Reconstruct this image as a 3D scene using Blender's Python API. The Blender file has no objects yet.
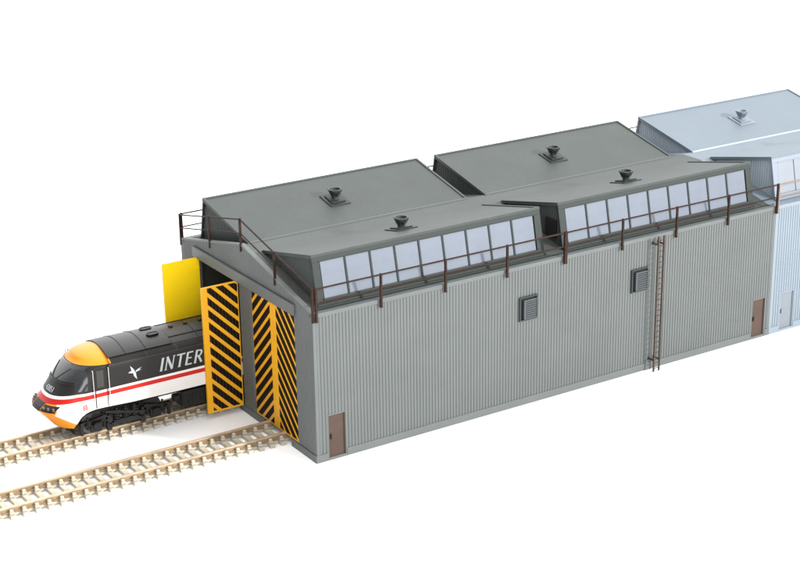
import bpy, bmesh, math, random
from mathutils import Vector, Matrix
random.seed(7)
sc = bpy.context.scene
COL = sc.collection
sc.unit_settings.system = 'METRIC'
sc.unit_settings.scale_length = 0.01          # one unit = 1 cm (a scale model photographed on a table)

# ------------------------------------------------------------------ materials
def mat(name, rgb, rough=0.5, spec=0.5, metal=0.0, var=0.0, vscale=3.0, bump=0.0, bscale=60.0, coat=0.0, speck=0.0):
    m = bpy.data.materials.new(name); m.use_nodes = True
    nt = m.node_tree; b = nt.nodes['Principled BSDF']
    b.inputs['Base Color'].default_value = (*rgb, 1)
    b.inputs['Roughness'].default_value = rough
    b.inputs['Specular IOR Level'].default_value = spec
    b.inputs['Metallic'].default_value = metal
    b.inputs['Coat Weight'].default_value = coat
    tc = nt.nodes.new('ShaderNodeTexCoord')
    if var > 0 or speck > 0:
        n = nt.nodes.new('ShaderNodeTexNoise'); n.inputs['Scale'].default_value = vscale
        n.inputs['Detail'].default_value = 6; n.inputs['Roughness'].default_value = 0.6
        nt.links.new(tc.outputs['Object'], n.inputs['Vector'])
        n2 = nt.nodes.new('ShaderNodeTexNoise'); n2.inputs['Scale'].default_value = 38
        n2.inputs['Detail'].default_value = 2
        nt.links.new(tc.outputs['Object'], n2.inputs['Vector'])
        a = nt.nodes.new('ShaderNodeMapRange'); a.inputs['From Min'].default_value = .3; a.inputs['From Max'].default_value = .7
        a.inputs['To Min'].default_value = 1-var; a.inputs['To Max'].default_value = 1+var
        nt.links.new(n.outputs['Fac'], a.inputs['Value'])
        c = nt.nodes.new('ShaderNodeMapRange'); c.inputs['From Min'].default_value = .3; c.inputs['From Max'].default_value = .7
        c.inputs['To Min'].default_value = 1-speck; c.inputs['To Max'].default_value = 1+speck
        nt.links.new(n2.outputs['Fac'], c.inputs['Value'])
        mu = nt.nodes.new('ShaderNodeMath'); mu.operation = 'MULTIPLY'
        nt.links.new(a.outputs[0], mu.inputs[0]); nt.links.new(c.outputs[0], mu.inputs[1])
        v = nt.nodes.new('ShaderNodeVectorMath'); v.operation = 'SCALE'; v.inputs[0].default_value = rgb
        nt.links.new(mu.outputs[0], v.inputs['Scale'])
        nt.links.new(v.outputs[0], b.inputs['Base Color'])
    if bump > 0:
        n3 = nt.nodes.new('ShaderNodeTexNoise'); n3.inputs['Scale'].default_value = bscale; n3.inputs['Detail'].default_value = 3
        nt.links.new(tc.outputs['Object'], n3.inputs['Vector'])
        bp = nt.nodes.new('ShaderNodeBump'); bp.inputs['Strength'].default_value = bump; bp.inputs['Distance'].default_value = .01
        nt.links.new(n3.outputs['Fac'], bp.inputs['Height']); nt.links.new(bp.outputs[0], b.inputs['Normal'])
    return m

M = {}
M['wall']   = mat('grey_wall_plastic', (.100,.110,.1085), .5, .3, var=.05, vscale=.8, bump=.25, speck=.03)
M['gable']  = M['wall']
M['trim']   = mat('grey_trim_plastic', (.100,.110,.1085), .5, .3, var=.05, vscale=1.2, bump=.2, speck=.03)
M['roof']   = mat('dark_grey_roof', (.045,.054,.050), .55, .28, var=.10, vscale=.6, bump=.6, bscale=40, speck=.16)
M['frame']  = mat('dark_green_grey_frame', (.021,.027,.025), .5, .22, var=.06, vscale=2, bump=.2, speck=.05)
M['glass']  = mat('pale_blue_glazing', (.125,.145,.178), .26, .5, var=.05, vscale=.7, bump=.1, speck=.03)
M['rust']   = mat('rusty_brown_metal', (.026,.013,.009), .65, .12, var=.25, vscale=5, bump=.3)
M['ladder'] = mat('weathered_brown_ladder', (.05,.034,.025), .65, .15, var=.25, vscale=5)
M['door']   = mat('brown_door', (.055,.033,.024), .55, .3, var=.08, vscale=3, bump=.3, speck=.05)
M['black']  = mat('black_paint', (.012,.011,.011), .5, .3)
M['vent']   = mat('dark_vent', (.03,.037,.036), .5, .3, var=.1)
M['ventdk'] = mat('vent_recess', (.006,.008,.008), .6, .2)
M['louvre'] = mat('louvre_grey', (.07,.08,.085), .5, .3)
M['yellow'] = mat('door_yellow', (.66,.315,.012), .45, .3, var=.05, vscale=1.5, speck=.02)
M['yellow2']= mat('door_inside_yellow', (.95,.66,.008), .4, .3, var=.04, vscale=1.0)
M['stripe'] = mat('stripe_black', (.005,.003,.0025), .6, .12)
# the pale second building
M['bwall']  = mat('pale_blue_wall', (.165,.20,.235), .45, .4, var=.03, vscale=.8, bump=.2, speck=.02)
M['bead']   = mat('ridge_bead_grey', (.065,.075,.072), .5, .3)
M['bend']   = mat('pale_blue_end_lightened', (.30,.35,.40), .5, .3)  # lighter copy of the wall blue: light painted in for the shaded ends
M['broof']  = mat('pale_blue_roof', (.125,.158,.188), .55, .4, var=.03, vscale=.6, bump=.4, bscale=40, speck=.05)
M['bframe'] = mat('pale_blue_frame', (.17,.20,.24), .5, .4, var=.03, vscale=1)
M['bglass'] = mat('pale_glazing', (.20,.22,.25), .25, .5, var=.04, vscale=.9)
M['bdoor']  = mat('pale_grey_door', (.14,.16,.18), .5, .4, var=.03)
M['brust']  = mat('pale_tan_rail', (.17,.13,.105), .6, .3)
# track
M['rail']   = mat('weathered_brass_rail', (.40,.31,.205), .42, .5, metal=.15, var=.2, vscale=3, bump=.2)
M['sleeper']= mat('tan_sleeper', (.42,.385,.31), .65, .25, var=.16, vscale=4, bump=.6, bscale=30, speck=.08)
M['railweb']= mat('rail_web_shaded_brown', (.24,.165,.10), .55, .3, var=.25, vscale=4)  # darker than the rail head: shade between the chairs painted into the brown
M['chair']  = mat('rail_chair', (.36,.25,.14), .6, .3, var=.2, vscale=6)
# locomotive
M['lwhite'] = mat('loco_white', (.62,.60,.58), .3, .5, coat=.3)
M['lred']   = mat('loco_red', (.42,.012,.008), .35, .25, coat=0)
M['lblack'] = mat('loco_dark_grey', (.0105,.0092,.0082), .42, .3, var=.06, vscale=3)
M['lroof']  = mat('loco_roof_black', (.0085,.0078,.007), .42, .35, var=.1, vscale=3, bump=.1)
M['lorange']= mat('loco_orange', (.66,.225,.004), .35, .3, coat=0, var=.03)
M['lglass'] = mat('loco_glass', (.012,.014,.015), .08, .6, coat=.5)
M['lwin']   = mat('loco_window_grey', (.03,.028,.025), .35, .4)
M['lunder'] = mat('loco_underframe', (.006,.006,.006), .5, .3, var=.3, vscale=6, bump=.3)
M['lsilver']= mat('lettering_silver', (.38,.41,.43), .4, .5)
M['lwheel'] = mat('wheel_steel', (.10,.095,.09), .35, .5, metal=.6)
M['llamp']  = mat('lamp_lens', (.10,.065,.04), .2, .4)
M['lrail']  = mat('handrail_white', (.42,.41,.40), .35, .5)
M['ground'] = mat('white_board', (.96,.96,.96), .75, .15)

# ------------------------------------------------------------------ mesh helper
class MB:
    def __init__(s): s.v = []; s.f = []; s.m = []
    def poly(s, pts, mi=0):
        n = len(s.v); s.v += [tuple(p) for p in pts]; s.f.append(tuple(range(n, n+len(pts)))); s.m.append(mi)
    def hexa(s, p, mi=0):   # 8 points: bottom 4 then top 4
        n = len(s.v); s.v += [tuple(q) for q in p]
        for f in ((3,2,1,0),(4,5,6,7),(0,1,5,4),(1,2,6,5),(2,3,7,6),(3,0,4,7)):
            s.f.append(tuple(n+i for i in f)); s.m.append(mi)
    def box(s, x0,x1,y0,y1,z0,z1, mi=0):
        s.hexa([(x0,y0,z0),(x1,y0,z0),(x1,y1,z0),(x0,y1,z0),(x0,y0,z1),(x1,y0,z1),(x1,y1,z1),(x0,y1,z1)], mi)
    def prism(s, pts, d, mi=0):  # planar polygon pts swept by vector d
        n = len(pts); k = len(s.v); d = Vector(d)
        s.v += [tuple(p) for p in pts] + [tuple(Vector(p)+d) for p in pts]
        s.f.append(tuple(range(k+n-1, k-1, -1))); s.m.append(mi)
        s.f.append(tuple(range(k+n, k+2*n))); s.m.append(mi)
        for i in range(n):
            j = (i+1) % n; s.f.append((k+i, k+j, k+n+j, k+n+i)); s.m.append(mi)
    def bar(s, a, b, w, h=None, mi=0, up=(0,0,1)):
        a = Vector(a); b = Vector(b); h = h or w; d = (b-a).normalized(); up = Vector(up)
        if abs(d.dot(up)) > .98: up = Vector((0,1,0))
        r = d.cross(up).normalized()*w/2; u = r.cross(d).normalized()*h/2
        s.hexa([a-r-u, a+r-u, a+r+u, a-r+u, b-r-u, b+r-u, b+r+u, b-r+u], mi)
    def cyl(s, a, b, r0, r1=None, n=14, mi=0, cap=True):
        a = Vector(a); b = Vector(b); r1 = r0 if r1 is None else r1
        d = (b-a).normalized(); u = Vector((0,0,1)) if abs(d.z) < .9 else Vector((1,0,0))
        p = d.cross(u).normalized(); q = d.cross(p)
        k = len(s.v)
        for c, r in ((a, r0), (b, r1)):
            for i in range(n):
                t = 2*math.pi*i/n; s.v.append(tuple(c + p*math.cos(t)*r + q*math.sin(t)*r))
        for i in range(n):
            j = (i+1) % n; s.f.append((k+i, k+j, k+n+j, k+n+i)); s.m.append(mi)
        if cap:
            s.f.append(tuple(range(k+n-1, k-1, -1))); s.m.append(mi); s.f.append(tuple(range(k+n, k+2*n))); s.m.append(mi)
    def build(s, name, mats, parent=None, bevel=0, smooth=False):
        me = bpy.data.meshes.new(name); me.from_pydata(s.v, [], s.f)
        if not isinstance(mats, (list, tuple)): mats = [mats]
        for m in mats: me.materials.append(m)
        me.polygons.foreach_set('material_index', s.m)
        bm = bmesh.new(); bm.from_mesh(me); bmesh.ops.recalc_face_normals(bm, faces=bm.faces); bm.to_mesh(me); bm.free()
        if smooth:
            for p in me.polygons: p.use_smooth = True
        me.update()
        o = bpy.data.objects.new(name, me); COL.objects.link(o)
        if parent: o.parent = parent
        if bevel:
            b = o.modifiers.new('edge', 'BEVEL'); b.width = bevel; b.segments = 2; b.limit_method = 'ANGLE'; b.angle_limit = math.radians(40)
        return o

def root(name, loc, label, cat, group=None):
    o = bpy.data.objects.new(name, None); COL.objects.link(o); o.location = loc
    o['label'] = label; o['category'] = cat
    if group: o['group'] = group
    return o

def clip(poly, a, b, c):      # keep a*x+b*y+c >= 0, 2-D
    out = []
    for i in range(len(poly)):
        p, q = poly[i], poly[(i+1) % len(poly)]
        dp = a*p[0]+b*p[1]+c; dq = a*q[0]+b*q[1]+c
        if dp >= 0: out.append(p)
        if dp*dq < 0:
            t = dp/(dp-dq); out.append((p[0]+(q[0]-p[0])*t, p[1]+(q[1]-p[1])*t))
    return out

PROFILE = ((0,0),(.045,0),(.058,.018),(.085,.018),(.1,0))
def corrugate(mb, u0, u1, zlo, zhi, place, pitch=.1, mi=0):
    """ribbed sheet; place(u, depth, z) gives the point; zlo/zhi are functions of u"""
    us = []
    k = math.floor(u0/pitch)-1
    while k*pitch < u1+pitch:
        for a, d in PROFILE[:-1]:
            us.append((k*pitch + a*pitch/.1, d))
        k += 1
    pts = []
    for i in range(len(us)-1):
        (a, da), (b, db) = us[i], us[i+1]
        if b <= u0 or a >= u1: continue
        if a < u0: da = da+(db-da)*(u0-a)/(b-a); a = u0
        if b > u1: db = da+(db-da)*(u1-a)/(b-a); b = u1
        za, zb, ya, yb = zlo(a), zlo(b), zhi(a), zhi(b)
        if ya-za < .004 and yb-zb < .004: continue
        mb.poly([place(a,da,za), place(b,db,zb), place(b,db,max(yb,zb)), place(a,da,max(ya,za))], mi)

# ------------------------------------------------------------------ dimensions (cm)
W, H, HP = 7.79, 4.24, 5.11       # shed width, eaves, gable peak
D = 2.0535                        # handrail bay
LU = 4*D                          # one roof module
YC = W/2
Y1, Y2, ZF = YC-.40, YC+.40, 4.93 # ridge strip between the butterfly roofs
ROOFS = .23
def zroof(y):
    if y < Y1: return ZF-ROOFS*(Y1-y)
    if y > Y2: return ZF-ROOFS*(y-Y2)
    return ZF
def zpar(y): return H+(HP-H)*(1-abs(y-YC)/YC)

def leaf(root_, mats, hinge, along, normal, width, z0, z1, label=None, name='door_leaf'):
    """door leaf: hinge point (x,y), unit dir along from hinge to meeting stile, normal = visible outer face"""
    h = Vector((hinge[0], hinge[1], 0)); a = Vector((*along, 0)); n = Vector((*normal, 0)); th = .06
    def P(u, z, d): return h + a*u + n*d + Vector((0,0,z))
    mb = MB()
    mb.hexa([P(0,z0,-th),P(width,z0,-th),P(width,z0,0),P(0,z0,0),P(0,z1,-th),P(width,z1,-th),P(width,z1,0),P(0,z1,0)])
    lf = mb.build(name, mats[0], root_)
    if label: lf['label'] = label
    sb = MB(); pl = .098
    u0, u1, b0, b1 = .03, width-.17, z0+.06, z1-.03
    k = 0; s = 1.0
    pitch, blk = .368, .225
    j = -8
    while j < 20:
        zc = z0 + .10 + j*pitch
        # band: z - s*u between zc and zc+blk (high at the meeting stile)
        u = u0
        while u < u1-.01:
            ue = min(u+pl-.006, u1)
            poly = [(u,b0),(ue,b0),(ue,b1),(u,b1)]
            poly = clip(poly, -s, 1, -zc); 
            if len(poly) > 2: poly = clip(poly, s, -1, zc+blk)
            if len(poly) > 2: sb.prism([P(x,z,.001) for x,z in poly], n*.009)
            u += pl
        j += 1
    st = sb.build('warning_stripes', mats[1], lf)
    # plain inner face skin, brighter yellow
    ib = MB(); ib.hexa([P(.0,z0,-th-.006),P(width,z0,-th-.006),P(width,z0,-th-.001),P(0,z0,-th-.001),P(0,z1,-th-.006),P(width,z1,-th-.006),P(width,z1,-th-.001),P(0,z1,-th-.001)])
    for q in (.35, 1.9, 3.45):
        ib.bar(P(.0,z0+q,-th-.02), P(.12,z0+q,-th-.02), .03)
    ib.build('inner_face', mats[2], lf)
    return lf

def post(mb, x, y, z0, z1, w=.056): mb.box(x-w/2, x+w/2, y-w/2, y+w/2, z0, z1)

def roof_vent(parent, c, slope, mats):
    """square flashing plates on the roof slope with a flared cowl on top"""
    x, y, z = c; rt = MB()
    def T(p):
        return (x+p[0], y+p[1], z+p[1]*slope+p[2])
    ang = 0
    for (a, t0, t1) in ((.34, -.01, .035), (.23, .035, .075)):
        q = [(-a,-a),(a,-a),(a,a),(-a,a)]
        rt.hexa([T((u,v,t0)) for u,v in q]+[T((u,v,t1)) for u,v in q])
    o = rt.build('roof_vent', mats[0], parent, bevel=.008)
    cb = MB()
    top = z+.03
    prof = [(.115,0),(.10,.05),(.10,.13),(.13,.17),(.18,.22),(.20,.27),(.20,.315)]
    for i in range(len(prof)-1):
        cb.cyl((x,y,top+prof[i][1]),(x,y,top+prof[i+1][1]),prof[i][0],prof[i+1][0],18,cap=False)
    cb.cyl((x,y,top+.315),(x,y,top+.315001),.20,.165,18,cap=False)
    cb.cyl((x,y,top+.315),(x,y,top+.25),.165,.15,18,cap=False)
    cb.cyl((x,y,top+.25),(x,y,top+.251),.15,.15,18)
    for k in range(8):
        t = k*math.pi/4; cx, cy = math.cos(t), math.sin(t)
        cb.bar((x+cx*.115,y+cy*.115,top+.1),(x+cx*.215,y+cy*.215,top+.30),.018)
    cb.build('cowl', mats[1], o)
    return o

def build_shed(rt, x0, L, mods, m, front, ends, doors, vents, ladder, dark_panel):
    """everything in world coordinates; rt is at the origin of the scene frame"""
    X1 = x0+L
    # ---- side walls
    for side in (0, 1):
        sg = (lambda y: y) if side == 0 else (lambda y: W-y)
        mb = MB()
        ds = doors if side == 0 else []
        place = lambda u, d, z: (u, sg(d), z)
        edges = [x0+.10]
        # door gaps
        segs = []; cur = x0+.09
        for (a, b, za, zb) in ds:
            segs.append((cur, a-.04, .22, 4.13)); segs.append((a-.04, b+.04, zb+.035, 4.13)); cur = b+.04
        segs.append((cur, X1-.09, .22, 4.13))
        for (a, b, za, zb) in segs:
            corrugate(mb, a, b, lambda u, q=za: q, lambda u, q=zb: q, place)
        def B(xa, xb, ya, yb, za, zb):
            mb.box(xa, xb, min(sg(ya),sg(yb)), max(sg(ya),sg(yb)), za, zb)
        B(x0+.002, X1-.002, .055, .16, 0.02, 4.2)        # core
        B(x0, X1, -.012, .17, 4.13, H)                   # top rail of the wall
        cur = x0-(.03 if front else 0)
        for (a, b, za, zb) in ds:                        # plinth, broken at the doors
            B(cur, a-.04, -.018, .05, 0, .22); B(a-.04, b+.04, -.018, .05, 0, .075); cur = b+.04
        B(cur, X1, -.018, .05, 0, .22)
        B(x0-(.008 if front else 0), x0+.09, -.008, .05, .22, 4.13); B(X1-.09, X1, -.008, .05, .22, 4.13)
        for (a, b, za, zb) in ds:                        # smooth architraves
            B(a-.04, a, -.006, .05, .075, zb+.035); B(b, b+.04, -.006, .05, .075, zb+.035); B(a, b, -.006, .05, zb, zb+.035)
        mb.build('side_wall', m['wall'], rt, bevel=.006 if side == 0 else 0)
    for (a, b, za, zb) in doors:
        db = MB(); db.box(a, b, .035, .054, .075, zb)
        db.box(b-.03, b, .012, .034, .075, zb)
        do = db.build('door', m['door'], rt)
        hb = MB(); hb.box(a+.07, a+.10, -.004, .034, .60, .74); hb.build('door_handle', m['black'], do)
    for (a, b, za, zb) in vents:
        vb = MB()
        vb.box(a, b, -.055, .02, za, za+.03); vb.box(a, b, -.055, .02, zb-.03, zb)
        vb.box(a, a+.03, -.055, .02, za+.03, zb-.03); vb.box(b-.03, b, -.055, .02, za+.03, zb-.03)
        vo = vb.build('wall_vent', m['vent'], rt)
        k = MB(); k.box(a+.03, b-.03, -.012, .005, za+.03, zb-.03); k.build('vent_recess', m['ventdk'], vo)
        k = MB()
        ia, ib, ja, jb = a+.14, b-.05, za+.05, zb-.10
        k.box(ia, ia+.035, -.08, -.013, ja, jb); k.box(ia+.035, ib, -.08, -.013, jb-.03, jb)
        n = 8
        for i in range(n):
            z = ja+(jb-.03-ja)*i/n
            k.hexa([(ia+.035,-.072,z),(ib,-.072,z),(ib,-.035,z+.022),(ia+.035,-.035,z+.022),
                    (ia+.035,-.072,z+.014),(ib,-.072,z+.014),(ib,-.035,z+.036),(ia+.035,-.035,z+.036)])
        k.build('louvre_panel', m['louvre'], vo)
    # ---- main roof
    rb = MB()
    prof = [(.17, zroof(.17)), (Y1, ZF), (Y2, ZF), (W-.17, zroof(W-.17))]
    lo = [(y, z-.10) for y, z in reversed(prof)]
    xs0, xs1 = x0+(.12 if front else 0), X1-.005
    rb.prism([(xs0,y,z) for y,z in prof+lo], (xs1-xs0,0,0))
    rb.build('main_roof', m['roof'], rt)
    # gutter boards behind the wall head
    for sg in (lambda y: y, lambda y: W-y):
        gb = MB(); ya, yb = sorted((sg(.18), sg(.30))); gb.box(x0+.13, X1-.01, ya, yb, zroof(.18)+.004, zroof(.30)+.035)
        gb.build('gutter', m['frame'], rt, bevel=.01)
    # ---- end walls
    for e, xe in (('front', x0), ('back', X1)):
        if e == 'back' or not front:
            mb = MB(); xx = xe-.05 if e == 'back' else xe+.003
            pts = [(xx,.165,.03),(xx,W-.165,.03),(xx,W-.165,zroof(W-.17)-.02),(xx,Y2,ZF-.02),(xx,Y1,ZF-.02),(xx,.165,zroof(.17)-.02)]
            mb.prism(pts, (.045,0,0)); mb.build('end_wall', m['wall'], rt)
            continue
        mb = MB(); place = lambda u, d, z: (xe+d, u, z)
        flat = lambda q: (lambda u: q)
        corrugate(mb, .10, .91, flat(.22), lambda u: zpar(u)-.05, place)
        corrugate(mb, .91, 6.89, flat(4.24), lambda u: zpar(u)-.05, place)
        corrugate(mb, 6.89, W-.10, flat(.22), lambda u: zpar(u)-.05, place)
        # core pieces
        mb.box(xe+.03, xe+.12, .17, .985, .02, 3.95); mb.box(xe+.03, xe+.12, 6.70, W-.17, .02, 3.95)
        mb.box(xe-.004, xe+.12, 3.42, 4.13, .2, 3.95)
        mb.prism([(xe+.03,.02,3.951),(xe+.03,W-.02,3.951),(xe+.03,W-.02,zpar(.02)-.06),(xe+.03,YC,HP-.06),(xe+.03,.02,zpar(.02)-.06)], (.09,0,0))
        # coping
        for a, b in ((-.0,YC),(YC,W)):
            za, zb = zpar(a), zpar(b)
            mb.hexa([(xe-.012,a,za-.055),(xe+.13,a,za-.055),(xe+.13,b,zb-.055),(xe-.012,b,zb-.055),
                     (xe-.012,a,za),(xe+.13,a,za),(xe+.13,b,zb),(xe-.012,b,zb)])
        # corner strips and plinth
        mb.box(xe-.006, xe+.05, .05, .10, .22, 4.18); mb.box(xe-.006, xe+.05, W-.10, W-.05, .22, 4.18)
        for a, b in ((.05,1.36),(2.95,4.40),(5.92,W-.05)): mb.box(xe-.03, xe+.12, a, b, 0, .20)
        # pillar edge strips
        mb.box(xe-.03, xe-.004, 3.44, 3.50, .2, 3.94)
        mb.box(xe-.012, xe+.028, .91, .985, .22, 3.94)
        mb.box(xe-.012, xe+.028, 6.70, 6.89, .22, 3.94)
        mb.build('gable_wall', m['gable'], rt, bevel=.006)
        lb = MB(); lb.box(xe-.085, xe-.0125, .90, 6.90, 3.945, 4.245); lb.build('door_lintel', m['trim'], rt, bevel=.008)
        ms = (m['yellow'], m['stripe'], m['yellow2'])
        wl = (3.42-.99)/2
        leaf(rt, ms, (xe+.01,.99), (0,1), (-1,0), wl-.005, .22, 3.94, 'closed striped leaf nearest the corner')
        leaf(rt, ms, (xe+.01,3.42), (0,-1), (-1,0), wl-.005, .22, 3.94, 'closed striped leaf beside the grey pillar')
        leaf(rt, ms, (xe-.03,4.15), (-1,0), (0,-1), 1.12, .20, 3.96, 'open leaf showing its black and yellow stripes')
        leaf(rt, ms, (xe-.0,6.70), (-1,0), (0,1), 1.16, .20, 3.96, 'open leaf showing its plain yellow inner face')
    # ---- butterfly roof monitors
    S = (5.55-ZF)/(Y1-.735)
    for (a, b) in mods:
        mo = MB()
        for mir in (0, 1):
            g = (lambda y: y) if mir == 0 else (lambda y: W-y)
            # roof slab: from the fold up to the outer edge
            sec = [(Y1, ZF+.006), (.735, 5.55), (.735+.02, 5.47), (Y1, ZF-.06+.006)]
            mo.prism([(a, g(y), z) for y, z in sec], (b-a,0,0), 0)
            # raised edge lip at the ends and the outer edge
            for xa, xb in ((a-.004, a+.07), (b-.07, b+.004)):
                sec = [(Y1-.05, ZF+.006+.05*S+.001), (.76, 5.545), (.76, 5.572), (Y1-.05, ZF+.033+.05*S)]
                mo.prism([(xa, g(y), z) for y, z in sec], (xb-xa,0,0), 0)
            sec = [(.728, 5.48), (.728, 5.574), (.80, 5.560), (.80, 5.50)]
            mo.prism([(a-.006, g(y), z) for y, z in sec], (b-a+.012,0,0), 0)
            # ribbed end walls, set back under the slab
            def zt(u):
                if u < .735: return 5.46-(.735-u)/.285*1.35
                return 5.47-(u-.735)*S*1.0
            for xx, sgn in ((a+.06, 1), (b-.06, -1)):
                corrugate(mo, .47, Y1-.02, lambda u: zroof(u)-.01, zt, lambda u, d, z, xx=xx, sgn=sgn, g=g: (xx+sgn*d, g(u), z), mi=1)
                pts = [(.55, zroof(.55)-.02), (.80, 5.42), (Y1, ZF-.02), (Y1, ZF-.09)]
                mo.prism([(xx+sgn*.03, g(y), z) for y, z in pts], (sgn*.02,0,0), 1)
        mon = mo.build('roof_monitor', (m['roof'], m['endw']), rt)
        rbm = MB(); rbm.prism([(a+.0, Y2-.035, ZF+.0), (a+.0, Y2+.05, ZF+.008), (a+.0, Y2+.03, ZF+.032), (a+.0, Y2-.015, ZF+.026)], (b-a,0,0)); rbm.build('ridge_bead', m['bead'], mon)
        # glazed fronts
        for mir in (0, 1):
            g = (lambda y: y) if mir == 0 else (lambda y: W-y)
            A = Vector((0,.735,5.55)); Bv = Vector((0,.45,4.215))
            LS = (Bv-A).length; dn = (Bv-A)/LS
            nrm = Vector((0, dn.z, -dn.y)) # points outward (-y, up)
            if nrm.y > 0: nrm = -nrm
            def P(x, s, d):
                p = A+dn*s+nrm*d; return (x, g(p.y), p.z)
            def SB(mb, xa, xb, sa, sb_, da, db, mi=0):
                mb.hexa([P(xa,sa,da),P(xb,sa,da),P(xb,sb_,da),P(xa,sb_,da),P(xa,sa,db),P(xb,sa,db),P(xb,sb_,db),P(xa,sb_,db)], mi)
            fb = MB()
            gx0, gx1 = a+.225, b-.225; s0, s1 = .19, 1.175
            SB(fb, a, b, .05, s0, -.07, .0); SB(fb, a, b, s1, LS, -.07, .0)
            SB(fb, a, gx0, s0, s1, -.07, .0); SB(fb, gx1, b, s0, s1, -.07, .0)
            n = 9; pw = (gx1-gx0)/n
            for i in range(1, n): SB(fb, gx0+i*pw-.028, gx0+i*pw+.028, s0, s1, -.05, -.003)
            # bead round the glazing and the sill
            SB(fb, gx0-.03, gx1+.03, s0-.022, s0, .0, .012); SB(fb, gx0-.03, gx1+.03, s1, s1+.045, .0, .03)
            SB(fb, a-.01, b+.01, LS-.075, LS-.01, .0, .05)
            fr = fb.build('window_frame', m['frame'], mon, bevel=.005)
            for i in range(n):
                wb = MB(); SB(wb, gx0+i*pw+.029, gx0+(i+1)*pw-.029, s0+.002, s1-.002, -.045, -.028)
                wb.build('window', m['glass'], mon)
        xm = (a+b)/2
        yv = 5.62; roof_vent(mon, (xm-.1, yv, ZF+(yv-Y2)*S), S, (m['frame'], m['vent']))
        yv = W-5.62; roof_vent(mon, (xm+.0, yv, ZF+(Y1-yv)*S), -S, (m['frame'], m['vent']))
        if dark_panel and a > x0+2:
            hb = MB(); hb.box(a-.0, a+.058, .80, 1.28, zroof(1.1)+.10, 5.02); hb.build('dark_end_panel', m['black'], mon)  # plain dark panel on the near end wall of the second monitor
    # ---- handrails
    def railing(pts, name='handrail'):
        rb = MB()
        for i in range(len(pts)-1):
            p, q = Vector(pts[i]), Vector(pts[i+1])
            rb.bar(p+Vector((0,0,.90)), q+Vector((0,0,.90)), .034)
            rb.bar(p+Vector((0,0,.50)), q+Vector((0,0,.50)), .030)
        ro = rb.build(name, m['rust'], rt)
        for p in pts:
            pb = MB(); post(pb, p[0], p[1], p[2]+.0, p[2]+.93); pb.box(p[0]-.032, p[0]+.032, p[1]-.032, p[1]+.032, p[2]-.02, p[2]+.02)
            pb.build('post', m['rust'], ro)
    n = int(round(L/D))
    railing([(x0+(.08 if i == 0 and front else 0)+i*D-(.04 if i == n else 0), -.065, 4.05) for i in range(n+1)])
    railing([(x0+(.08 if i == 0 else 0)+i*D-(.04 if i == n else 0), W+.065, 4.05) for i in range(n+1)])
    for xe in ends:
        railing([(xe, y, zpar(y)-.19) for y in (-.02, 1.98, YC, 5.84, W+.0)])
    if front:
        pb = MB(); pb.box(x0+LU-.0-.075, x0+LU+.0, -.10, -.03, 4.03, 4.98)
        pb.build('joint_post', m['rust'], rt)
    # ---- ladder
    if ladder:
        xa, xb, y = ladder
        lb = MB()
        for xx in (xa, xb): lb.box(xx-.02, xx+.02, y-.02, y+.02, .0, 4.26)
        z = .10
        while z < 4.2:
            lb.cyl((xa,y,z),(xb,y,z),.014,n=8); z += .168
        lo_ = lb.build('ladder', m['ladder'], rt)
        for z in (.36, 4.0):
            for xx in (xa, xb):
                kb = MB(); kb.box(xx-.015, xx+.015, y+.02, -.0, z-.02, z+.02); kb.box(xx-.03, xx+.03, -.014, .0, z-.05, z+.05)
                kb.build('bracket', m['ladder'], lo_)

# ------------------------------------------------------------------ ground
g = MB(); g.box(-400, 400, -300, 500, -1, 0)
go = g.build('ground', M['ground']); go['kind'] = 'structure'

# ------------------------------------------------------------------ sheds
mg = dict(bead=M['bead'], endw=M['roof'], wall=M['wall'], gable=M['gable'], trim=M['trim'], roof=M['roof'], frame=M['frame'], glass=M['glass'], rust=M['rust'],
          ladder=M['ladder'], door=M['door'], black=M['black'], vent=M['vent'], ventdk=M['ventdk'], louvre=M['louvre'],
          yellow=M['yellow'], stripe=M['stripe'], yellow2=M['yellow2'])
shed = root('engine_shed', (0,0,0), 'dark grey ribbed engine shed with striped yellow doors and brown handrails', 'engine shed')
XA, XE = .42, 7.845
build_shed(shed, 0, 2*LU, [(XA, XE), (LU+.285, LU+.285+XE-XA)], mg, True, [.0],
           [(.37, .89, .075, 1.29), (15.68, 16.20, .075, 1.29)],
           [(6.62, 7.24, 2.60, 3.31), (10.69, 11.30, 2.60, 3.31)], (11.48, 11.69, -.25), True)
mp = dict(mg); mp.update(bead=M['bend'], endw=M['bend'], wall=M['bwall'], gable=M['bwall'], trim=M['bwall'], roof=M['broof'], frame=M['bframe'], glass=M['bglass'],
          rust=M['brust'], door=M['bdoor'], black=M['bdoor'], vent=M['bframe'])
pale = root('engine_shed', (2*LU,0,0), 'pale blue shed extension joined to the far end of the dark grey shed', 'shed extension')
bx = 2*LU+.004
pk = build_shed(pale, bx, LU, [(bx+.40, bx+7.42)], mp, False, [bx+LU], [(16.88, 17.44, .075, 1.29)], [], None, False)
for o in pale.children: o.matrix_parent_inverse = Matrix.Translation((-2*LU,0,0))

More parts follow.
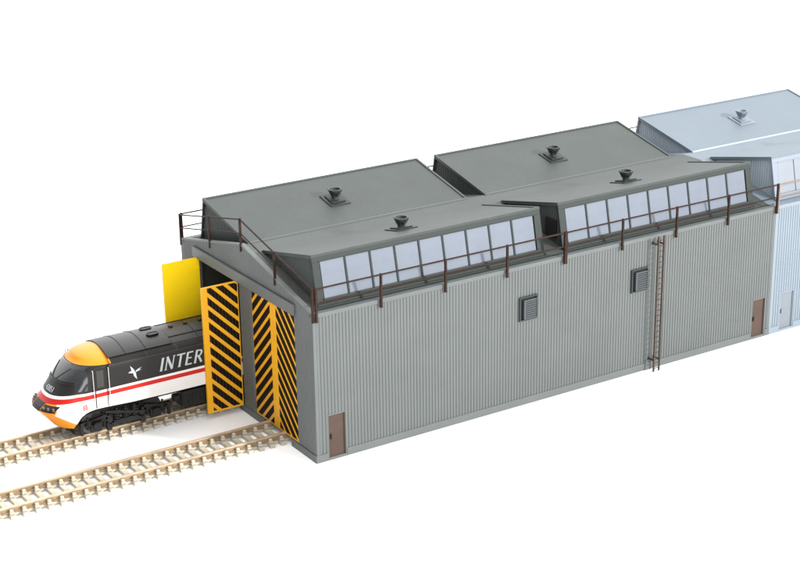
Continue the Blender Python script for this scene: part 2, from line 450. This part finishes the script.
# ------------------------------------------------------------------ tracks
def track(yc, xa, xb, label):
    rt = root('railway_track', (xa, yc, 0), label, 'railway track', 'sleepered model railway tracks leading to the shed')
    for s in (-1, 1):
        yr = s*.45
        mb = MB()
        sec = [(-.07,.125),(.07,.125),(.07,.145),(.015,.16),(.015,.239),(-.015,.239),(-.015,.16),(-.07,.145)]
        mb.prism([(0, yr+y, z) for y, z in sec], (xb-xa,0,0), 1)
        mb.prism([(0, yr+y, z) for y, z in ((-.037,.240),(.037,.240),(.037,.282),(-.037,.282))], (xb-xa,0,0), 0)
        mb.build('rail', (M['rail'], M['railweb']), rt, bevel=.004)
    proto = None; n = int((xb-xa-.1)/.335)
    for i in range(n):
        if proto is None:
            mb = MB()
            mb.box(-.074, .074, -.67, .67, .0, .10)
            for s in (-1, 1):
                for q in (-1, 1):
                    yy = s*.45+q*.095
                    mb.box(-.060, .060, yy-.045, yy+.045, .11, .165)
                    mb.box(-.045, .045, yy-.040-q*.02, yy+.035-q*.02, .165, .225)
            for s in (-1, 1): mb.box(.074, .261, s*.45-.045, s*.45+.045, .02, .10)
            o = proto = mb.build('sleeper', M['sleeper'], rt, bevel=.008)
        else:
            o = proto.copy(); COL.objects.link(o); o.parent = rt
        o.location = (xb-xa-.20-i*.335, random.uniform(-.008,.008), 0); o.rotation_euler.z = random.uniform(-.012,.012)
    return rt
track(2.19, -11.5, .02, 'empty tan railway track ending at the closed striped shed doors')
track(5.15, -11.5, 9.0, 'tan railway track under the locomotive running into the open shed door')

# ------------------------------------------------------------------ locomotive
YT = 5.15; HW = .925
def interp(tab, v):
    if v <= tab[0][0]: return tab[0][1]
    for (a, p), (b, q) in zip(tab, tab[1:]):
        if v <= b: return p+(q-p)*(v-a)/(b-a)
    return tab[-1][1]
def smooth_interp(tab, v):   # catmull-rom through the table
    n = len(tab)
    if v <= tab[0][0]: return tab[0][1]
    if v >= tab[-1][0]: return tab[-1][1]
    for i in range(n-1):
        if v <= tab[i+1][0]:
            a, p = tab[i]; b, q = tab[i+1]; h = b-a; t = (v-a)/h
            m0 = (q-tab[i-1][1])/(b-tab[i-1][0]) if i > 0 else (q-p)/h
            m1 = (tab[i+2][1]-p)/(tab[i+2][0]-a) if i+2 < n else (q-p)/h
            return (2*t**3-3*t*t+1)*p+(t**3-2*t*t+t)*h*m0+(-2*t**3+3*t*t)*q+(t**3-t*t)*h*m1
X0T = [(.62,-5.35),(.76,-5.47),(.96,-5.64),(1.12,-5.77),(1.22,-5.82),(1.28,-5.79),(1.34,-5.70),(1.42,-5.60),(1.50,-5.54),(1.60,-5.47),(1.67,-5.41),(2.04,-5.127),(2.30,-4.869),(2.45,-4.685)]
ZTOP = 2.641
for k_ in (.15,.3,.45,.6,.72,.82,.9,.96,1.0):
    X0T.append((2.45+(ZTOP-2.45)*k_, -4.685+(-3.95+4.685)*(1-(1-k_**2.49)**.5)))
HWT = [(.64,.84),(.76,.87),(.90,.90),(1.1,.925),(1.4,.925),(2.30,.925)]
for k_ in (.1,.2,.3,.4,.5,.6,.7,.8,.87,.93,.97,.99,1.0):
    HWT.append((2.30+(ZTOP-2.30)*k_, max(.015, .925*(1-k_**1.63)**(1/1.63))))
def nose_x(y, z):
    X0 = smooth_interp(X0T, z); hw = interp(HWT, z); B = min(.868, -3.93-X0)
    t = min(1, abs(y-YT)/hw)
    return X0+B*(1-max(0, 1-t**2.24)**.5)
ZB = [(-5.03,.64),(-4.98,.70),(-4.93,.82),(-4.87,.95),(-4.79,1.04),(-4.70,1.10),(-4.58,1.14),(-4.45,1.155),(-4.1,1.15),(-3.4,1.115),(-2.4,1.10)]
def zbot(x): return interp(ZB, x)
loco = root('diesel_locomotive', (-5.9, YT, 0), 'wedge nosed diesel locomotive with orange cab roof and red and white stripes', 'locomotive')
BX = 5.9
lv = []
zs = [.64,.70,.76,.80,.86,.92,.98,1.04,1.1,1.15,1.2,1.25,1.28,1.31,1.34,1.37,1.40,1.43,1.46,1.48,1.52,1.56,1.60,1.67,1.76,1.86,1.96,2.04,2.14,2.22,2.30,2.33,2.36,2.39,2.42,2.45,2.48,2.51,2.54,2.565,2.585,2.60,2.615,2.625,2.632,2.637,2.640]
bmn = bmesh.new()
NC = 24
rings = []
for z in zs:
    hw = interp(HWT, z); ring = []
    xs = [BX, 3, 0, -1.5, -2.4, -3.0, -3.4, -3.9]
    xside = nose_x(YT-hw*.9999, z)
    ss = [-4.1,-4.2,-4.3,-4.45,-4.52,-4.58,-4.64,-4.70,-4.75,-4.79,-4.83,-4.87,-4.9,-4.93,-4.955,-4.98,-5.005,-5.03]
    nearp = [(x, YT-hw) for x in xs]
    # side samples between -3.98 and the start of the nose curve
    k = len(ss)
    for i in range(k):
        x = ss[i] if xside < -5.04 else -3.9+(xside+3.9)*(i+1)/(k+1)
        nearp.append((x, YT-hw))
    curve = []
    for i in range(NC+1):
        th = math.pi*i/NC; c = math.cos(th)
        y = YT-hw*(abs(c)**.9)*(1 if c > 0 else -1)
        curve.append((nose_x(y, z), y))
    farp = [(x, 2*YT-y) for x, y in reversed(nearp)]
    ring = nearp+curve+farp
    out = []
    for x, y in ring:
        zz = z
        if z < 1.30:
            zb = zbot(x); zz = zb+(z-.64)/.66*(1.30-zb)
        if abs(zz-z) > 1e-6:
            h2 = interp(HWT, zz); y = YT+(y-YT)/hw*h2
        out.append(bmn.verts.new((x, y, zz)))
    rings.append(out)
for r0, r1 in zip(rings, rings[1:]):
    for i in range(len(r0)-1):
        bmn.faces.new((r0[i], r0[i+1], r1[i+1], r1[i]))
bmn.faces.new(rings[-1])
bmn.faces.new([r[0] for r in rings]+[r[-1] for r in reversed(rings)])
bmesh.ops.recalc_face_normals(bmn, faces=bmn.faces)
def bis(bm, co, no):
    bmesh.ops.bisect_plane(bm, geom=bm.verts[:]+bm.edges[:]+bm.faces[:], plane_co=co, plane_no=no, dist=1e-5)
bis(bmn, (-4.9,0,0), (1,0,0))
for z in (1.48, 1.60, 1.67, 2.365): bis(bmn, (0,0,z), (0,0,1))
for z in (1.48, 1.60, 1.67): bis(bmn, (-4.9,0,z), (-.13,0,1))
bis(bmn, (-5.43,0,1.40), (.26,0,-.10)); bis(bmn, (-5.53,0,1.14), (.40,0,.63)); bis(bmn, (-3.90,0,0), (1,0,0))
def zone(c):   # 0 white 1 red 2 dark 3 orange
    zz = c.z + max(0, -4.9-c.x)*.13
    if 1.48 < zz < 1.60: return 1
    if 1.60 < zz < 1.67: return 0
    if zz < 1.48:
        if (c.x+5.43)*.26-(c.z-1.40)*.10 < 0: return 3
        if (c.x+5.53)*.40+(c.z-1.14)*.63 < 0: return 3
        return 0
    if c.z > 2.365 and c.x < -3.90: return 3
    return 2
for f in bmn.faces:
    f.material_index = zone(f.calc_center_median()); f.smooth = len(f.verts) < 8
me = bpy.data.meshes.new('body'); bmn.to_mesh(me); bmn.free()
LM = [M['lwhite'], M['lred'], M['lblack'], M['lorange']]
for q in LM: me.materials.append(q)
body = bpy.data.objects.new('body', me); COL.objects.link(body)

def fix(o):           # parts of the locomotive are written in world coordinates
    o.parent = loco; o.matrix_parent_inverse = Matrix.Translation((5.9, -YT, 0)); return o
def fixsub(o, par):
    o.parent = par; return o
fix(body)

def surf_patch(name, y0, y1, z0, z1, off, m_, thick=.02, n=12, k=6, shape=None):
    """thin curved plate lying on the nose"""
    mb = MB()
    def P(i, j, d):
        y = y0+(y1-y0)*i/n; z = z0+(z1-z0)*j/k
        if shape: y, z = shape(i/n, j/k, y, z)
        return (nose_x(y, z)-d, y, z)
    for i in range(n):
        for j in range(k):
            mb.poly([P(i,j,off),P(i+1,j,off),P(i+1,j+1,off),P(i,j+1,off)])
    for i in range(n):
        mb.poly([P(i,0,off),P(i+1,0,off),P(i+1,0,off-thick),P(i,0,off-thick)]); mb.poly([P(i,k,off),P(i+1,k,off),P(i+1,k,off-thick),P(i,k,off-thick)])
    for j in range(k):
        mb.poly([P(0,j,off),P(0,j+1,off),P(0,j+1,off-thick),P(0,j,off-thick)]); mb.poly([P(n,j,off),P(n,j+1,off),P(n,j+1,off-thick),P(n,j,off-thick)])
    return mb.build(name, m_, None, smooth=False)
ws = fix(surf_patch('windscreen', YT-.72, YT+.72, 1.97, 2.345, .012, M['lglass'], n=20, k=5))
for q in ws.data.polygons: q.use_smooth = True
# two wipers
for s in (-1, 1):
    mb = MB()
    pts = [(YT+s*.12+t*s*.28, 1.97+.30*t) for t in (0,.25,.5,.75,1)]
    for (ya,za),(yb,zb) in zip(pts, pts[1:]):
        mb.bar((nose_x(ya,za)-.025,ya,za),(nose_x(yb,zb)-.025,yb,zb),.014)
    fix(mb.build('wiper', M['black']))
# ledge under the windscreen
fix(surf_patch('windscreen_ledge', YT-.74, YT+.74, 1.90, 1.93, .03, M['lblack'], n=20, k=1))
# light clusters below the red band
for s in (-1, 1):
    y0, y1 = sorted((YT+s*.30, YT+s*.71))
    h = fix(surf_patch('headlight', y0, y1, 1.22, 1.375, .010, M['lunder'], n=8, k=3))
    for q in (.38, .52, .65):
        yy = YT+s*q; x = nose_x(yy, 1.295)
        lb = MB(); lb.cyl((x-.03,yy,1.295),(x+.02,yy,1.295),.05,n=16)
        o = lb.build('lens', M['llamp']); o.parent = h
fix(surf_patch('coupler_cover', YT-.27, YT+.24, 1.21, 1.40, .022, M['black'], n=6, k=2))

# lettering
def text_mesh(s, size, shear=0.0):
    cu = bpy.data.curves.new('lettering', 'FONT'); cu.body = s; cu.size = size; cu.shear = shear; cu.resolution_u = 3
    to = bpy.data.objects.new('tmp', cu); COL.objects.link(to)
    dg = bpy.context.evaluated_depsgraph_get(); me = bpy.data.meshes.new_from_object(to.evaluated_get(dg))
    bpy.data.objects.remove(to); return me
YS = YT-HW
def place_text(name, s, size, shear, fn, m_, sx=1.0, bold=0.0, strokes=None):
    me = text_mesh(s, size, shear)
    for v in me.vertices: v.co = fn(v.co.x*sx, v.co.y)
    me.materials.clear(); me.materials.append(m_)
    o = bpy.data.objects.new(name, me); COL.objects.link(o)
    sd = o.modifiers.new('t', 'SOLIDIFY'); sd.thickness = .008; sd.offset = 0
    return fix(o)
def serif_text():
    """INTERCITY in slanted capitals with swelling strokes"""
    strokes = {
     'I': ([((.12,0),(.12,1),.17)], .26, [(.02,.22,0),(.02,.22,1)]),
     'N': ([((.10,0),(.10,1),.09),((.08,1),(.62,0),.17),((.62,0),(.62,1),.08)], .74, [(0,.2,0),(0,.12,1),(.54,.72,1)]),
     'T': ([((.33,0),(.33,1),.16),((0,.95),(.66,.95),.10)], .66, [(.22,.44,0)]),
     'E': ([((.10,0),(.10,1),.16),((.10,.95),(.52,.95),.10),((.10,.52),(.46,.52),.09),((.10,.05),(.55,.05),.10)], .60, []),
     'R': ([((.10,0),(.10,1),.16),((.10,.95),(.42,.93),.09),((.42,.93),(.53,.76),.14),((.53,.76),(.42,.54),.13),((.42,.54),(.10,.50),.09),((.30,.52),(.62,0),.15)], .66, [(0,.2,0)]),
     'C': ([((.66,.88),(.42,.97),.10),((.42,.97),(.16,.82),.12),((.16,.82),(.08,.5),.16),((.08,.5),(.16,.18),.16),((.16,.18),(.42,.03),.12),((.42,.03),(.66,.12),.10)], .72, []),
     'Y': ([((.33,0),(.33,.48),.15),((.33,.46),(.04,1),.15),((.33,.46),(.62,1),.09)], .64, [])}
    mb = MB(); x = 0; hgt = .38; sh = .24
    def P(u, v): return (-2.52+u+v*sh*1.0, 0, 1.80+v)
    for ch in 'INTERCITY':
        st, adv, ser = strokes[ch]
        li = 0
        for (a, b, w) in st:
            a2 = Vector((x+a[0]*hgt, a[1]*hgt)); b2 = Vector((x+b[0]*hgt, b[1]*hgt)); d = (b2-a2).normalized(); nn = Vector((-d.y, d.x))*w*hgt/2
            if abs(d.x) < .02: nn = Vector((w*hgt/2, 0))
            yy = YS-.0045-.0006*li; li += 1
            quad = [a2-nn, b2-nn, b2+nn, a2+nn]
            mb.prism([(P(p.x,p.y)[0], yy, P(p.x,p.y)[2]) for p in quad], (0,.006,0))
        for (u0, u1, v) in ser:
            zz = v*hgt-(.05*hgt if v else 0)
            yy = YS-.0045-.0006*li; li += 1
            quad = [(x+u0*hgt, zz),(x+u1*hgt, zz),(x+u1*hgt, zz+.05*hgt),(x+u0*hgt, zz+.05*hgt)]
            mb.prism([(P(*p)[0], yy, P(*p)[2]) for p in quad], (0,.006,0))
        x += (adv+.12)*hgt
    return mb
lt = serif_text().build('lettering', M['lsilver']); fix(lt); lt['label'] = 'silver capitals on the dark side'
def num(u, v):
    y = 5.28-u; z = 1.655+v*.93; return Vector((nose_x(y, z)-.014, y, z))
place_text('running_number', '43051', .19, 0, num, M['lsilver'], sx=.9)
# swallow emblem
mb = MB()
cx, cz = -3.24, 1.98
def E(pts):
    mb.prism([(cx+a, YS-.005, cz+b) for a, b in pts], (0,.004,0))
E([(-.20,.0),(-.13,.035),(-.02,.02),(.02,-.03),(-.06,-.035),(-.14,-.02)])
E([(-.10,.031),(-.11,.10),(-.13,.19),(-.06,.11),(-.0,.021)])
E([(.021,.015),(.10,.06),(.21,.085),(.12,.03),(.19,.015),(.10,.0),(.024,-.025)])
E([(-.062,-.036),(-.03,-.14),(.05,-.24),(.03,-.12),(.022,-.031)])
fix(mb.build('bird_emblem', M['lsilver']))
# small red emblem on the white side
mb = MB()
for (a, b, c, d) in ((-4.80,-4.775,1.20,1.34),(-4.715,-4.69,1.20,1.34),(-4.775,-4.715,1.32,1.34),(-4.775,-4.715,1.20,1.22)): mb.box(a, b, YS-.006, YS+.002, c, d)
mb.box(-4.76,-4.73,YS-.006,YS+.002,1.25,1.29)
fix(mb.build('square_emblem', M['lred']))

# side windows, cab door and handrails (both sides)
for s in (-1, 1):
    ys = YT+s*HW
    def Q(x, z, d): # point d proud of the side (follows the nose curve)
        yy = ys
        return (x, yy+s*d, z)
    mb = MB()
    def sy(x, z):
        X0 = smooth_interp(X0T, z); hw = interp(HWT, z); B = min(.868, -3.93-X0)
        q = max(0, min(1, 1-(x-X0)/B)); return hw*(1-q*q)**(1/2.24)
    nu, nv = 8, 8
    G = [[(lambda x, z: (x, YT+s*(sy(x, z)+.012), z))(-4.97+.11*(j/nv)+(.33-.03*(j/nv))*(i/nu), 1.74+.50*(j/nv)) for i in range(nu+1)] for j in range(nv+1)]
    for j in range(nv):
        for i in range(nu): mb.poly([G[j][i], G[j][i+1], G[j+1][i+1], G[j+1][i]])
    edge = [G[0][i] for i in range(nu+1)]+[G[j][nu] for j in range(1,nv+1)]+[G[nv][i] for i in range(nu-1,-1,-1)]+[G[j][0] for j in range(nv-1,0,-1)]
    for a_, b_ in zip(edge, edge[1:]+edge[:1]): mb.poly([a_, b_, (b_[0], b_[1]-s*.03, b_[2]), (a_[0], a_[1]-s*.03, a_[2])])
    fix(mb.build('side_window', M['lglass']))
    # cab door: the same bands as the body, standing a hair proud
    db = bmesh.new()
    tmp = MB(); tmp.box(-4.40,-4.09, min(ys-s*.02,ys+s*.007), max(ys-s*.02,ys+s*.007), 1.17, 2.29)
    tm = bpy.data.meshes.new('t'); tm.from_pydata(tmp.v, [], tmp.f); db.from_mesh(tm)
    for z in (1.48,1.60,1.67): bis(db, (0,0,z), (0,0,1))
    for f in db.faces: f.material_index = zone(f.calc_center_median())
    bmesh.ops.recalc_face_normals(db, faces=db.faces)
    dm = bpy.data.meshes.new('cab_door'); db.to_mesh(dm); db.free()
    for q in LM: dm.materials.append(q)
    do = bpy.data.objects.new('cab_door', dm); COL.objects.link(do); fix(do)
    mb = MB(); a, b = sorted((ys+s*.008, ys+s*.013)); mb.box(-4.36,-4.16,a,b,1.76,2.25); o = mb.build('door_window', M['lwin']); o.parent = do
    mb = MB()
    a, b = sorted((ys-s*.01, ys+s*.004))
    mb.box(-4.43,-4.405,a,b,1.17,2.29); mb.box(-4.085,-4.06,a,b,1.17,2.29)
    fix(mb.build('door_edge', M['black']))
    for x in (-4.47,-4.02):
        mb = MB(); yy = ys+s*.04
        mb.cyl((x,yy,1.40),(x,yy,2.29),.012,n=8); mb.cyl((x,yy,1.41),(x,ys,1.41),.014,n=8); mb.cyl((x,yy,2.28),(x,ys,2.28),.014,n=8)
        fix(mb.build('handrail', M['lrail']))
    # cantrail beading and grille lines above it
    mb = MB()
    mb.bar((-3.90,ys+s*.002,2.325),(BX,ys+s*.002,2.325),.02,.018)
    fix(mb.build('cantrail', M['lwin']))
    mb = MB()
    for (xa, xb) in ((-3.84,-2.86),(-2.80,-1.98),(-1.9,-.9),(-.8,.6)):
        for i in range(4):
            z = 2.35+i*.028; hy = interp(HWT, z)
            mb.bar((xa,YT+s*(hy+.004),z),(xb,YT+s*(hy+.004),z),.012,.014)
    fix(mb.build('side_grille', M['lroof']))

# roof skins
def roof_skin(name, xa, xb, up, z_lo, seams=()):
    mb = MB(); prof = []
    zl = [z for z in [z_lo]+[q for q in zs if q > z_lo+.01]]
    pr = [(interp(HWT, z)+up*.6, z+up) for z in zl]
    full = [(YT-h, z) for h, z in pr]+[(YT+h, z) for h, z in reversed(pr)]
    inner = [(YT+(y-YT)*.93, z-.07) for y, z in reversed(full)]
    mb.prism([(xa,y,z) for y,z in full+inner], (xb-xa,0,0))
    o = mb.build(name, M['lroof']); fix(o)
    for x in seams:
        sb = MB(); pr2 = [(y+(-.004 if y < YT else .004), z+.006) for y, z in full]
        for (ya,za),(yb,zb) in zip(pr2, pr2[1:]): sb.bar((x,ya,za),(x,yb,zb),.018,.012)
        q = sb.build('roof_seam', M['lblack']); q.parent = o
    return o
rs = roof_skin('roof_shell', -3.93, -2.02, .03, 2.46, (-3.40,-2.80))
rs2 = roof_skin('rear_roof', -2.0, BX-.02, .010, 2.46, (-1.2,-.4,.6,2.0))
for s, xc in ((-1,-2.36),(1,-2.36)):
    hb = MB(); n = 20; yy = YT+s*.24; zz = 2.655
    pts = []
    for i in range(n):
        t = 2*math.pi*i/n; c, q = math.cos(t), math.sin(t)
        pts.append((xc+.17*(abs(c)**.6)*(1 if c>0 else -1), yy+.09*(abs(q)**.8)*(1 if q>0 else -1), zz))
    hb.prism(pts, (0,0,.022)); o = hb.build('exhaust_port', M['black']); fix(o)
    rb_ = MB()
    for i in range(n): rb_.bar((pts[i][0],pts[i][1],zz+.022),(pts[(i+1)%n][0],pts[(i+1)%n][1],zz+.022),.02,.03)
    q = rb_.build('port_rim', M['lroof']); q.parent = o
mb = MB()
for x in (-1.75,-1.3,-.85,-.4): mb.box(x,x+.1,YT-.05,YT+.05,2.63,2.69)
for s in (-1,1): mb.bar((-2.0,YT+s*.5,2.575),(2.0,YT+s*.5,2.575),.03,.03)
fix(mb.build('roof_fitting', M['lroof']))

# underframe
mb = MB()
mb.box(-4.95, 5.6, YT-.62, YT+.62, .92, 1.10)
mb.box(-5.08,-4.9, YT-.60, YT+.60, .62, .92)
fix(mb.build('underframe', M['lunder']))
for s in (-1, 1):
    y0, y1 = sorted((YT+s*.86, YT+s*.50))
    for (xa, xb, za, zb) in ((-1.86,-1.10,.52,1.0),(-1.05,-.55,.46,1.0),(-.5,.5,.42,1.0),(.55,1.2,.5,1.0)):
        mb = MB(); mb.box(xa, xb, y0, y1, za, zb)
        for k in range(int((xb-xa)/.13)):
            x = xa+.05+k*.13; yo = YT+s*.86
            a, b = sorted((yo, yo+s*.02)); mb.box(x, x+.07, a, b, za+.1, zb-.12)
        fix(mb.build('equipment_box', M['lunder'], None, bevel=.02))
    mb = MB(); mb.cyl((-2.05,YT+s*.66,.80),(-1.9,YT+s*.66,.80),.12,n=12); fix(mb.build('air_tank', M['lunder']))
def bogie(xc):
    mb = MB()
    mb.box(xc-1.05, xc+1.05, YT-.35, YT+.35, .62, .86)
    for s in (-1, 1):
        yo = YT+s*.78
        a, b = sorted((yo-s*.06, yo+s*.05))
        # side frame drops between the wheels
        for seg in (((xc-1.22,.70),(xc-.55,.82)),((xc-.55,.82),(xc-.42,.58)),((xc-.42,.58),(xc+.42,.58)),((xc+.42,.58),(xc+.55,.82)),((xc+.55,.82),(xc+1.22,.70))):
            (xa,za),(xb,zb) = seg
            mb.bar((xa,yo,za),(xb,yo,zb),.10,.15)
        for dx in (-.88,.88):
            mb.box(xc+dx-.16, xc+dx+.16, a, b, .46, .80)
            mb.cyl((xc+dx,yo,.62),(xc+dx,yo+s*.09,.62),.10,n=14)
            for q in (-.23,.23):
                for k in range(4): mb.cyl((xc+dx+q,yo,.58+k*.06),(xc+dx+q,yo,.615+k*.06),.07,n=10)
                mb.cyl((xc+dx+q,yo,.54),(xc+dx+q,yo,.90),.035,n=8)
        for q in (-.26,0,.26):
            for k in range(5): mb.cyl((xc+q,yo,.63+k*.07),(xc+q,yo,.665+k*.07),.10,n=12)
            mb.cyl((xc+q,yo,.6),(xc+q,yo,1.0),.05,n=10)
        mb.bar((xc-.6,yo+s*.06,.98),(xc+.5,yo+s*.06,.72),.05,.06)
        mb.bar((xc-1.3,yo,.42),(xc-1.3,yo,.80),.08,.08); mb.bar((xc+1.3,yo,.42),(xc+1.3,yo,.80),.08,.08)
        mb.box(xc-1.34,xc-1.1,a,b,.68,.80); mb.box(xc+1.1,xc+1.34,a,b,.68,.80)
        for q in (-.5,.5): mb.box(xc+q-.07,xc+q+.07,a,b,.40,.62)
    o = mb.build('bogie', M['lunder']); fix(o)
    for dx in (-.88,.88):
        wb = MB()
        for s in (-1, 1):
            a, b = YT+s*.40, YT+s*.50
            wb.cyl((xc+dx,a,.60),(xc+dx,b,.60),.325,n=32); wb.cyl((xc+dx,a,.60),(xc+dx,a-s*.02,.60),.355,n=32)
            wb.cyl((xc+dx,b,.60),(xc+dx,b+s*.03,.60),.10,n=14)
        wb.cyl((xc+dx,YT-.4,.60),(xc+dx,YT+.4,.60),.05,n=10)
        w = wb.build('wheelset', M['lwheel']); w.parent = o
bogie(-3.55); bogie(3.4)
# white rounded buffer of snow plough brackets under the nose
mb = MB()
for s in (-1,1): mb.bar((-4.98,YT+s*.5,.75),(-4.95,YT+s*.5,.38),.05,.10)
mb.box(-5.0,-4.9,YT-.50,YT+.50,.40,.46)
fix(mb.build('guard_iron', M['lunder']))

# ------------------------------------------------------------------ camera
def Rm(axis, t): return Matrix.Rotation(t, 3, axis)
yaw, pit, rol = .5647, .3507, -.0156
base = Matrix(((1,0,0),(0,0,-1),(0,1,0)))
Rz = Matrix(((math.cos(yaw),-math.sin(yaw),0),(math.sin(yaw),math.cos(yaw),0),(0,0,1)))
Rx = Matrix(((1,0,0),(0,math.cos(pit),-math.sin(pit)),(0,math.sin(pit),math.cos(pit))))
Rr = Matrix(((math.cos(rol),-math.sin(rol),0),(math.sin(rol),math.cos(rol),0),(0,0,1)))
R = Rr @ Rx @ base @ Rz
T = Vector((-2.1966, 4.5506, 44.4291))
C = -(R.transposed() @ T)
cam = bpy.data.cameras.new('camera'); co = bpy.data.objects.new('camera', cam); COL.objects.link(co)
m4 = Matrix((( R[0][0], -R[1][0], -R[2][0], C.x),( R[0][1], -R[1][1], -R[2][1], C.y),( R[0][2], -R[1][2], -R[2][2], C.z),(0,0,0,1)))
co.matrix_world = m4
cam.sensor_width = 36; cam.lens = 1666.56/800*36; cam.clip_start = .5; cam.clip_end = 3000
sc.camera = co

# ------------------------------------------------------------------ light: a white studio with a key lamp from the right
w = bpy.data.worlds.new('World'); sc.world = w; w.use_nodes = True
nt = w.node_tree; bg = nt.nodes['Background']
tc = nt.nodes.new('ShaderNodeTexCoord'); sx = nt.nodes.new('ShaderNodeSeparateXYZ'); nt.links.new(tc.outputs['Generated'], sx.inputs[0])
r1 = nt.nodes.new('ShaderNodeValToRGB'); nt.links.new(sx.outputs['Z'], r1.inputs['Fac'])
e = r1.color_ramp.elements; e[0].position = 0.0; e[0].color = (.45,.46,.48,1); e[1].position = 1.0; e[1].color = (1.8,1.8,1.8,1)
k = r1.color_ramp.elements.new(.35); k.color = (.9,.91,.93,1)
r2 = nt.nodes.new('ShaderNodeMapRange'); nt.links.new(sx.outputs['X'], r2.inputs['Value'])
r2.inputs['From Min'].default_value = -1; r2.inputs['From Max'].default_value = .3; r2.inputs['To Min'].default_value = .22; r2.inputs['To Max'].default_value = 1
mx = nt.nodes.new('ShaderNodeVectorMath'); mx.operation = 'SCALE'
nt.links.new(r1.outputs['Color'], mx.inputs[0]); nt.links.new(r2.outputs[0], mx.inputs['Scale'])
r3 = nt.nodes.new('ShaderNodeMapRange'); nt.links.new(sx.outputs['Y'], r3.inputs['Value'])
r3.inputs['From Min'].default_value = 0; r3.inputs['From Max'].default_value = .9; r3.inputs['To Min'].default_value = 1; r3.inputs['To Max'].default_value = 2.7
mx2 = nt.nodes.new('ShaderNodeVectorMath'); mx2.operation = 'SCALE'
nt.links.new(mx.outputs[0], mx2.inputs[0]); nt.links.new(r3.outputs[0], mx2.inputs['Scale'])
nt.links.new(mx2.outputs[0], bg.inputs['Color']); bg.inputs['Strength'].default_value = 1.0
def area(name, loc, target, size, energy, col=(1,1,1)):
    l = bpy.data.lights.new(name, 'AREA'); l.shape = 'SQUARE'; l.size = size; l.energy = energy; l.color = col
    o = bpy.data.objects.new(name, l); COL.objects.link(o); o.location = loc
    o.rotation_euler = (Vector(target)-Vector(loc)).to_track_quat('-Z','Y').to_euler(); return o
kd = Vector((.52,-.78,.36)).normalized()
area('key_lamp', Vector((5,2,2))+kd*150, (5,2,2), 10, 235000, (1,.985,.96))
area('front_softbox', Vector((2,2,2))+Vector((-.30,-.90,.36)).normalized()*120, (2,2,2), 70, 48000, (1,.99,.98))

sc.view_settings.view_transform = 'Standard'; sc.view_settings.look = 'None'
sc.view_settings.exposure = .5; sc.view_settings.gamma = 1
sc.render.resolution_x = 1024; sc.render.resolution_y = 750
